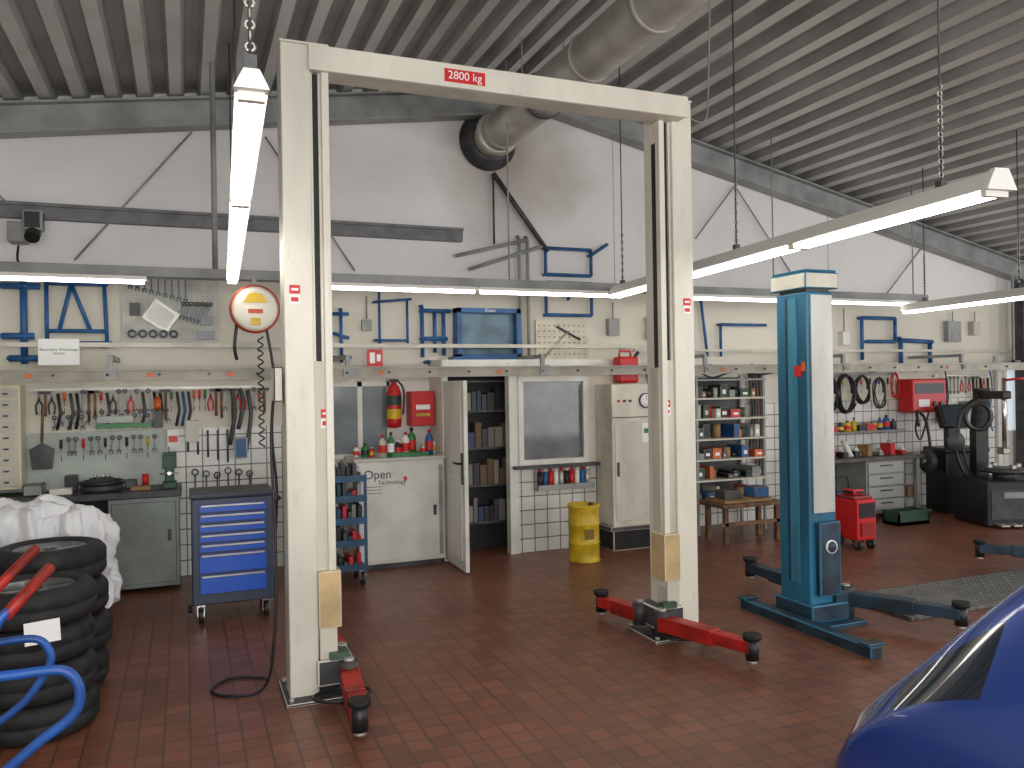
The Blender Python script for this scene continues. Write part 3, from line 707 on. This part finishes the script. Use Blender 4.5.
b=B('bottle_shelf')
b.box(7.3,9.1,8.22,8.43,1.08,1.10,steeld)
x=7.34
while x<9.0:
    w=random.uniform(.05,.13);h=random.uniform(.08,.2);m=random.choice([redb,blackp,rblue,yellow,whit2,steeld,dgreen,darkst])
    if random.random()<.5: bottle(b,x+w/2,8.30,1.10,w*.45,h,m,blackp)
    else: b.box(x,x+w,8.25,8.36,1.10,1.10+h*.7,m,.004)
    x+=w+.02
b.done()
b=B('hand_tools')
b.box(9.85,10.9,8.39,8.43,1.80,1.83,steel)
for i in range(14):
    x=9.9+i*.075;k=random.randint(0,3)
    if k==0: spanner(b,x,8.37,1.79,.2,0,dchr)
    elif k==1: hammer(b,x,8.37,1.78,.28)
    elif k==2: pliers(b,x,8.37,1.72,redb)
    else: b.tube([(x,8.37,1.78),(x+.02,8.37,1.5),(x-.01,8.37,1.3)],.018,random.choice([darkst,blackp,steeld]))
b.box(9.9,10.2,8.3,8.43,1.15,1.4,whit2,.01);b.box(10.35,10.6,8.28,8.43,1.1,1.45,steeld,.01)
b.done()
b=B('battery_charger')
b.box(9.15,9.78,8.15,8.40,1.32,1.78,redb,.02);b.box(9.2,9.73,8.145,8.152,1.58,1.72,blackp);b.box(9.25,9.45,8.14,8.146,1.4,1.5,whlab)
for x in(9.55,9.67): b.cyl((x,8.13,1.44),(x,8.15,1.44),.03,blackp)
b.tube([(9.3,8.2,1.32),(9.25,8.2,1.1),(9.4,8.25,.95),(9.5,8.2,1.32)],.012,blackp,sub=5)
b.done()
b=B('workbench')
wb=M('bench_top_dark',(86,84,80),.5,var=.25)
b.box(7.35,9.0,7.85,8.40,.74,.79,wb,.006)
for x in(7.38,8.92):
    for y in(7.9,8.33): b.box(x,x+.05,y,y+.05,0,.74,steeld)
b.box(8.02,8.68,7.88,8.38,.06,.74,steeld,.005)
for j in range(4):
    z=.10+j*.16;b.box(8.05,8.65,7.865,7.882,z,z+.145,M('drawer_grey',(160,162,158),.45),.004);b.box(8.25,8.45,7.85,7.866,z+.09,z+.105,darkst)
b.box(7.4,8.95,7.95,8.3,.2,.22,steeld)
for i in range(8):
    x=7.45+i*.2
    if 7.85<x<8.7: continue
    b.box(x,x+.14,7.98,8.2,.22,.22+random.uniform(.1,.3),random.choice([blackp,darkst,bbrown,rblue]),.005)
for i in range(16):
    x=7.42+i*.1;h=random.uniform(.05,.22)
    if i%2: b.cyl((x,8.05+random.uniform(-.1,.1),.79),(x,8.15,.79+h),.035,random.choice([redb,blackp,whit2,steel,rblue]),seg=12)
    else: b.box(x-.04,x+.04,8.0,8.18,.79,.79+h*.7,random.choice([blackp,steeld,bbrown,redb]),.005)
b.done()
b=B('welding_trolley')
b.M=T((6.6,6.65,0))@Matrix.Diagonal((.85,.85,.85,1))@T((-6.6,-6.65,0))
b.box(6.45,6.76,6.45,6.85,.12,.62,redb,.02);b.box(6.48,6.73,6.44,6.452,.4,.58,blackp);b.box(6.5,6.71,6.43,6.45,.18,.34,M('dark_red',(150,28,28),.5))
for i in range(4): b.box(6.5,6.71,6.436,6.452,.2+i*.035,.21+i*.035,dark)
b.tube([(6.48,6.84,.6),(6.48,6.88,.86),(6.73,6.88,.86),(6.73,6.84,.6)],.014,blackp);b.box(6.46,6.75,6.5,6.8,.62,.66,darkst,.01);b.box(6.5,6.68,6.55,6.75,.66,.74,blackp,.02)
for x in(6.44,6.77): b.cyl((x-.02,6.78,.1),(x+.02,6.78,.1),.1,black,seg=20)
for x in(6.5,6.71): caster(b,x,6.5)
b.done()
b=B('storage_crate');b.box(8.0,8.5,7.35,7.6,0,.04,dgreen)
for a in((8.0,8.5,7.35,7.37),(8.0,8.5,7.58,7.6),(8.0,8.02,7.35,7.6),(8.48,8.5,7.35,7.6)): b.box(*a,0,.17,dgreen)
b.box(7.98,8.52,7.33,7.35,.15,.18,dgreen);b.done()
# ------------------------------------------------------------ tyre changer
b=B('tyre_changer')
b.M=T((9.3,7.0,0))@Rz(-20)
b.box(-.4,.40,-.35,.35,0,.55,blackp,.03);b.box(-.35,.35,-.36,-.35,.1,.45,darkst);b.box(-.2,.2,-.37,-.36,.35,.42,steeld)
b.rev([(0,.60),(.1,.60),(.26,.63),(.28,.66),(.22,.68),(0,.68)],darkst,o=(0,-.05,0),seg=28)
for i in range(4):
    a=i*math.pi/2;b.box(.18*math.cos(a)-.03,.18*math.cos(a)+.03,-.05+.18*math.sin(a)-.03,-.05+.18*math.sin(a)+.03,.68,.73,steel,.005)
b.cyl((0,-.05,.55),(0,-.05,.62),.12,darkst)
b.prism([(.35,0),(.52,0),(.50,1.1),(.40,1.65),(.30,1.65),(.36,1.1)],-.08,.08,blackp,'X');b.box(-.06,.06,-.15,.4,1.52,1.62,blackp,.02);b.cyl((0,-.08,.9),(0,-.08,1.78),.025,chrome);b.box(-.06,.04,-.14,-.02,.85,.93,steel,.01)
b.tube([(0,-.08,1.75),(.12,-.26,1.77)],.015,redb)
b.tube([(.40,.25,.5),(.68,.15,.62),(.72,-.1,.55),(.65,-.3,.45)],.03,darkst,sub=4);b.box(.55,.65,-.35,-.1,.2,.5,darkst,.02)
for i in range(4): b.box(-.3+i*.15,-.2+i*.15,-.47,-.35,.03,.05,steel)
b.tube([(-.1,.4,1.5),(-.35,.3,1.3),(-.3,.25,.8),(-.2,.25,.5)],.014,blackp,sub=5)
b.rev([(.14,-.015),(.19,-.015),(.19,.015),(.14,.015)],blackp,o=(-.15,.2,1.3),axis='Y',seg=24,closed=True)
b.cyl((-.15,.2,1.3),(0,.4,1.3),.02,blackp)
b.tube([(-.38,.1,.55),(-.5,.1,.9),(-.42,.1,1.35),(-.2,.15,1.5)],.02,blackp,sub=5);b.rev([(0,-.02),(.11,-.02),(.12,0),(.11,.02),(0,.02)],darkst,o=(-.5,.1,1.0),axis='Y',seg=20)
b.done()
b=B('wheel_balancer')
b.M=T((9.6,7.85,0))@Rz(-15)
b.box(-.3,.3,-.2,.25,0,.8,blackp,.02);b.box(-.32,.32,-.22,.27,.8,.86,blackp,.02);b.box(-.05,.05,.1,.2,.86,1.3,blackp);b.M=b.M@T((0,.12,1.28))@Rx(-20)@T((0,-.12,-1.28));b.box(-.2,.2,.05,.15,1.1,1.42,blackp,.02);b.box(-.16,.16,.04,.052,1.14,1.38,M('display_dark',(45,60,70),.2))
b.M=T((9.6,7.85,0))@Rz(-15)
b.cyl((-.3,0,.68),(-.5,0,.68),.03,chrome);b.rev([(.0,-.02),(.14,-.02),(.16,0),(.16,.06),(.0,.06)],darkst,o=(-.45,0,.68),axis='X',seg=24)
b.tube([(-.3,.1,.75),(-.34,.15,1.2),(-.5,.1,1.35),(-.55,.0,1.15)],.02,blackp,sub=5)
b.done()
b=B('steel_column');b.box(11.35,11.5,8.15,8.3,0,zr(11.5)-.31,darkst,.005);b.box(11.33,11.52,8.13,8.32,0,.02,darkst)
b.box(11.2,11.23,8.2,8.23,2.0,zr(11.2)-.31,steeld);b.box(11.2,11.4,8.2,8.23,2.0,2.03,steeld);b.done()
# ------------------------------------------------------------ tyres
tr=M('tyre_rubber',(36,36,38),.72,var=.35,vscale=14)
rim=M('alloy_rim',(150,152,155),.35,metal=.8,var=.2)
def tyre(b,x,y,z,r=.31,w=.2,rimm=True,tilt=0,rot=0):
    b.M=T((x,y,z))@Rz(rot)@Rx(tilt)
    ri=r*.64
    pr=[(ri,.03),(ri+.015,.008),(r*.80,-.002),(r*.90,.008),(r*.97,.03),(r,.05),(r,.085),(r-.009,.088),(r-.009,.098),(r,.101),(r,w-.05),(r*.97,w-.03),(r*.90,w-.008),(r*.80,w+.002),(ri+.015,w-.008),(ri,w-.03)]
    def mod(k,j):
        if j in(5,6,9,10): return -.009 if k%2 else 0
        if j in(4,11): return -.004 if k%2 else 0
        return 0
    b.rev(pr,tr,seg=84,mod=mod,closed=True)
    if rimm:
        b.rev([(ri,.02),(ri-.015,.03),(ri-.025,w*.5),(ri-.015,w-.03),(ri,w-.02)],rim,seg=36)
        b.rev([(0,w-.06),(.05,w-.055),(.06,w-.08),(0,w-.09)],rim,seg=20)
        for i in range(7):
            a=i*2*math.pi/7;S=b.M.copy();b.M=S@Rz(math.degrees(a));b.prism([(.04,-.022),(ri-.015,-.035),(ri-.015,.035),(.04,.022)],w-.065,w-.03,rim,'Z');b.M=S
    b.M=Matrix.Identity(4)
b=B('tyre_stack')
for i in range(4): tyre(b,-.77+random.uniform(-.02,.02),4.98+random.uniform(-.02,.02),.003+i*.197,r=.30,w=.19,rot=i*17,rimm=(i==3))
b.M=T((-.68,4.65,.57))@Rz(20)@Rx(-12);b.box(-.08,.08,-.012,-.007,-.03,.08,whlab);b.M=Matrix.Identity(4)
b.done()
b=B('tyre_stack')
for i in range(4): tyre(b,-.76+random.uniform(-.02,.02),5.65,.003+i*.218,r=.31,w=.21,rot=i*23,rimm=(i==3))
b.done()
b=B('tyre_stack')
for i in range(4): tyre(b,-1.5,5.3+random.uniform(-.02,.02),.003+i*.203,rot=i*11,rimm=(i==3))
b.done()
b=B('plastic_bags')
bagm=M('white_plastic_film',(222,223,226),.3,bump=0)
bi=b.mi(bagm)
def drape(cx,cy,top,R1,drop,ang0,ang1,seed,NA=170,NR=80):
    g=[]
    for i in range(NA+1):
        a=ang0+(ang1-ang0)*i/NA;row=[]
        for j in range(NR+1):
            t=j/NR
            L=R1*.95
            s=t*(L+drop)
            fold=.05*math.sin(a*9+3*noise.noise(Vector((a*2,t*3,seed))))+.03*noise.noise(Vector((a*7,t*9,seed)))
            if s<L: r=s;z=top+.12*noise.noise(Vector((r*math.cos(a)*5,r*math.sin(a)*5,seed)))+.03*math.cos(r*5)
            else:
                q=s-L;r=L+.05*(1-math.exp(-q*9))+.02*q;z=top-q-.02
            k=min(1,max(0,(s-L*.5)/(L*.5)))
            r+=fold*k
            X=cx+r*math.cos(a);Y=cy+r*math.sin(a)
            dr=1-.35*abs(math.sin(a*1.7+seed)) if s>L else 1
            if s>L: z=top-(top-z)*dr
            n1=1-2*abs(noise.noise(Vector((X*7,Y*7,z*4+seed))));n2=1-2*abs(noise.noise(Vector((X*16,Y*16,z*9+seed))))
            d=.028*n1+.018*n2
            X+=d*math.cos(a)*k;Y+=d*math.sin(a)*k;z+=d*(1-.6*k)
            row.append(b.v((X,Y,max(z,.01))))
        g.append(row)
    for i in range(NA):
        for j in range(NR): b.f([g[i][j],g[i+1][j],g[i+1][j+1],g[i][j+1]],bi,True)
drape(-1.08,6.42,.98,.30,.75,0,2*math.pi,1.3)
drape(-.80,6.42,.92,.22,.88,-math.pi,math.pi,5.1)
b.done()
# ------------------------------------------------------------ hand truck
b=B('hand_truck')
for y,tx in((3.32,-.485),(3.77,-.60)):
    xb=tx-.10
    b.tube([(xb-.14,y-.02,.1),(xb-.10,y-.02,.6),(xb-.05,y-.02,.95),(xb,y,1.03)],.018,hblue,sub=6)
    b.tube([(xb-.01,y-.01,1.015),(tx,y+.20,1.13)],.021,red)
y=3.32
b.tube([(-.72,y,.80),(-.55,y,.80),(-.43,y,.795),(-.38,y,.75),(-.37,y,.68),(-.40,y,.62),(-.50,y,.55),(-.60,y,.47),(-.70,y,.40)],.019,hblue,sub=6)
b.tube([(-.72,y+.45,.80),(-.58,y+.45,.80),(-.53,y+.45,.75),(-.53,y+.45,.68),(-.62,y+.45,.55),(-.76,y+.45,.45)],.016,hblue,sub=6)
for z in(.2,.5,.85): b.cyl((-.70,3.30,z),(-.80,3.75,z),.012,hblue,seg=8)
b.prism([(-.72,3.3),(-.52,3.34),(-.6,3.8),(-.82,3.76)],.01,.018,hblue,'Z')
for y in(3.2,3.87): b.rev([(.03,-.03),(.11,-.035),(.13,0),(.11,.035),(.03,.03)],black,o=(-.84,y,.13),axis='Y',seg=28,closed=True)
b.cyl((-.84,3.2,.13),(-.84,3.87,.13),.012,steel)
b.done()
# ------------------------------------------------------------ car
carp=M('car_blue_paint',(30,58,128),.25,metal=.35,coat=1)
cglass=M('car_glass',(30,36,44),.05,coat=1)
croot=bpy.data.objects.new('car',None);C.collection.objects.link(croot)
b=B('body')
CX=2.38
S=[(1.72,.34,.62,.50,.70,.66,.70,.76,.64,.77,.5,.78),
(1.68,.28,.76,.50,.82,.74,.82,.86,.74,.88,.58,.89),
(1.62,.25,.84,.50,.86,.84,.85,.95,.76,.97,.62,.98),
(1.50,.22,.85,.50,.87,.98,.85,1.06,.74,1.07,.64,1.09),
(1.22,.20,.85,.50,.87,1.03,.85,1.38,.67,1.395,.58,1.41),
(1.08,.20,.85,.50,.87,1.03,.85,1.47,.64,1.49,.52,1.50),
(.80,.20,.85,.50,.87,1.02,.85,1.50,.64,1.52,.52,1.53),
(.3,.20,.85,.50,.87,.99,.85,1.51,.64,1.53,.52,1.54),
(-.4,.20,.85,.50,.87,.97,.85,1.49,.64,1.51,.52,1.52),
(-.75,.20,.84,.50,.85,.95,.83,1.36,.62,1.38,.5,1.40),
(-1.35,.20,.84,.50,.85,.93,.82,.98,.66,1.0,.52,1.01),
(-1.5,.20,.84,.50,.85,.90,.80,.93,.66,.95,.5,.96),
(-2.1,.22,.82,.50,.83,.78,.76,.82,.62,.84,.45,.85),
(-2.35,.26,.74,.45,.76,.62,.70,.68,.58,.70,.4,.71),
(-2.42,.30,.60,.42,.62,.52,.60,.56,.5,.57,.35,.58)]
gi=b.mi(carp);gg=b.mi(cglass);gb=b.mi(blackp)
rows=[]
for s_ in S:
    y=s_[0];zb,hb,zt,ht=s_[5],s_[6],s_[7],s_[8]
    L=[(s_[2],s_[1]),(s_[4],s_[3]),(hb,zb),(hb+(ht-hb)*.18,zb+(zt-zb)*.18),(hb+(ht-hb)*.84,zb+(zt-zb)*.84),(ht,zt),(s_[10],s_[9])]
    row=[b.v((CX-h,y,z)) for h,z in L]+[b.v((CX,y,s_[11]))]+[b.v((CX+h,y,z)) for h,z in L[::-1]]
    rows.append(row)
for k in range(len(rows)-1):
    for j in range(14):
        m=gi
        if k==3 and j in(6,7): m=gg
        if k==3 and j in(3,10): m=gg
        if k in(6,7,8) and j in(3,10): m=gg
        if k==9 and j in(5,6,7,8): m=gg
        b.f([rows[k][j],rows[k+1][j],rows[k+1][j+1],rows[k][j+1]],m,True)
b.f(rows[0],gi);b.f(rows[-1][::-1],gi)
for k in range(len(rows)-1): b.f([rows[k][0],rows[k][14],rows[k+1][14],rows[k+1][0]],gb)
bo=b.done(croot)
sb=bo.modifiers.new('s','SUBSURF');sb.levels=2;sb.render_levels=3
b=B('wheels')
for y in(.95,-1.55):
    for x in(CX-.72,CX+.72): 
        b.M=T((x,y,.31))@Ry(90 if x>CX else -90)@T((0,0,-.08));
        S0=b.M.copy()
        pr=[(.19,.0),(.26,-.004),(.30,.02),(.31,.05),(.31,.15),(.30,.19),(.26,.21),(.19,.2)]
        b.rev(pr,tr,seg=40,closed=True);b.rev([(.19,.02),(.17,.1),(.18,.19)],rim,seg=30);b.rev([(0,.19),(.05,.19),(.06,.16),(0,.15)],rim,seg=16)
        for i in range(5):
            b.M=S0@Rz(72*i);b.prism([(.03,-.02),(.18,-.04),(.18,.04),(.03,.02)],.15,.185,rim,'Z')
        b.M=Matrix.Identity(4)
b.done(croot)
b=B('lights_and_trim')
tl=M('tail_light_red',(120,16,20),.15,coat=1)
for s_ in(-1,1): b.box(CX+s_*.66-.08,CX+s_*.66+.08,1.58,1.64,.66,.78,tl,.02)
b.box(CX-.2,CX+.2,1.695,1.71,.48,.58,whlab)
b.tube([(CX,1.56,1.04),(CX-.15,1.49,1.12),(CX-.42,1.47,1.13)],.009,blackp)
b.done(croot)
# ------------------------------------------------------------ lights
def area(name,loc,rot,sx,sy,e,col=(1,1,1)):
    l=bpy.data.lights.new(name,'AREA');l.shape='RECTANGLE';l.size=sx;l.size_y=sy;l.energy=e;l.color=col
    o=bpy.data.objects.new(name,l);o.location=loc;o.rotation_euler=rot;C.collection.objects.link(o)
area('gate_fill',(1,-6.7,1.9),(R(97),0,0),6.5,3,300,(1,.99,.975))  # added area fill, simulates daylight from an unseen gate
area('gate_fill',(8.8,-6.7,1.7),(R(97),0,0),6,3,240,(1,.99,.975))  # second added fill at the unseen gate wall
area('side_window_fill',(12.9,2,2.0),(R(90),0,R(90)),8,1.7,170,(.98,.99,1))  # added area fill, simulates daylight from unseen side windows
for x,y in((0,0),(3.8,-1),(7.6,0)): area('roof_fill',(x,y,zr(x)-.5),(0,0,0),.3,3,42,(1,.98,.95))  # added overhead fill out of view, no fixtures modelled
def point(name,loc,e,r):
    l=bpy.data.lights.new(name,'POINT');l.energy=e;l.shadow_soft_size=r;l.color=(1,.97,.93)
    o=bpy.data.objects.new(name,l);o.location=loc;C.collection.objects.link(o)
for p_ in((-1.5,-1.2,2.8),(3.0,-1.2,2.8),(8.0,0,2.6)): point('ceiling_fill',p_,80,.3)  # added point fill to brighten the ceiling, no pendants hang here
area('camera_flash',(.1,-.15,2.0),(R(88),0,R(-22)),.35,.25,38,(1,.98,.95))
w=bpy.data.worlds.new('sky');C.scene.world=w;w.use_nodes=True
w.node_tree.nodes['Background'].inputs[0].default_value=(.97,.98,1,1);w.node_tree.nodes['Background'].inputs[1].default_value=1.0
# ------------------------------------------------------------ camera
th=R(22)
cam=bpy.data.cameras.new("camera");co=bpy.data.objects.new("camera",cam);C.collection.objects.link(co)
cam.lens=810/1024*36;cam.clip_start=.05
co.matrix_world=T((0,0,1.8))@Matrix.Rotation(-th,4,'Z')@Matrix.Rotation(math.pi/2,4,'X')@Matrix.Rotation(-.016,4,'Z')
C.scene.camera=co
C.scene.view_settings.view_transform='Standard'
C.scene.view_settings.exposure=-.05
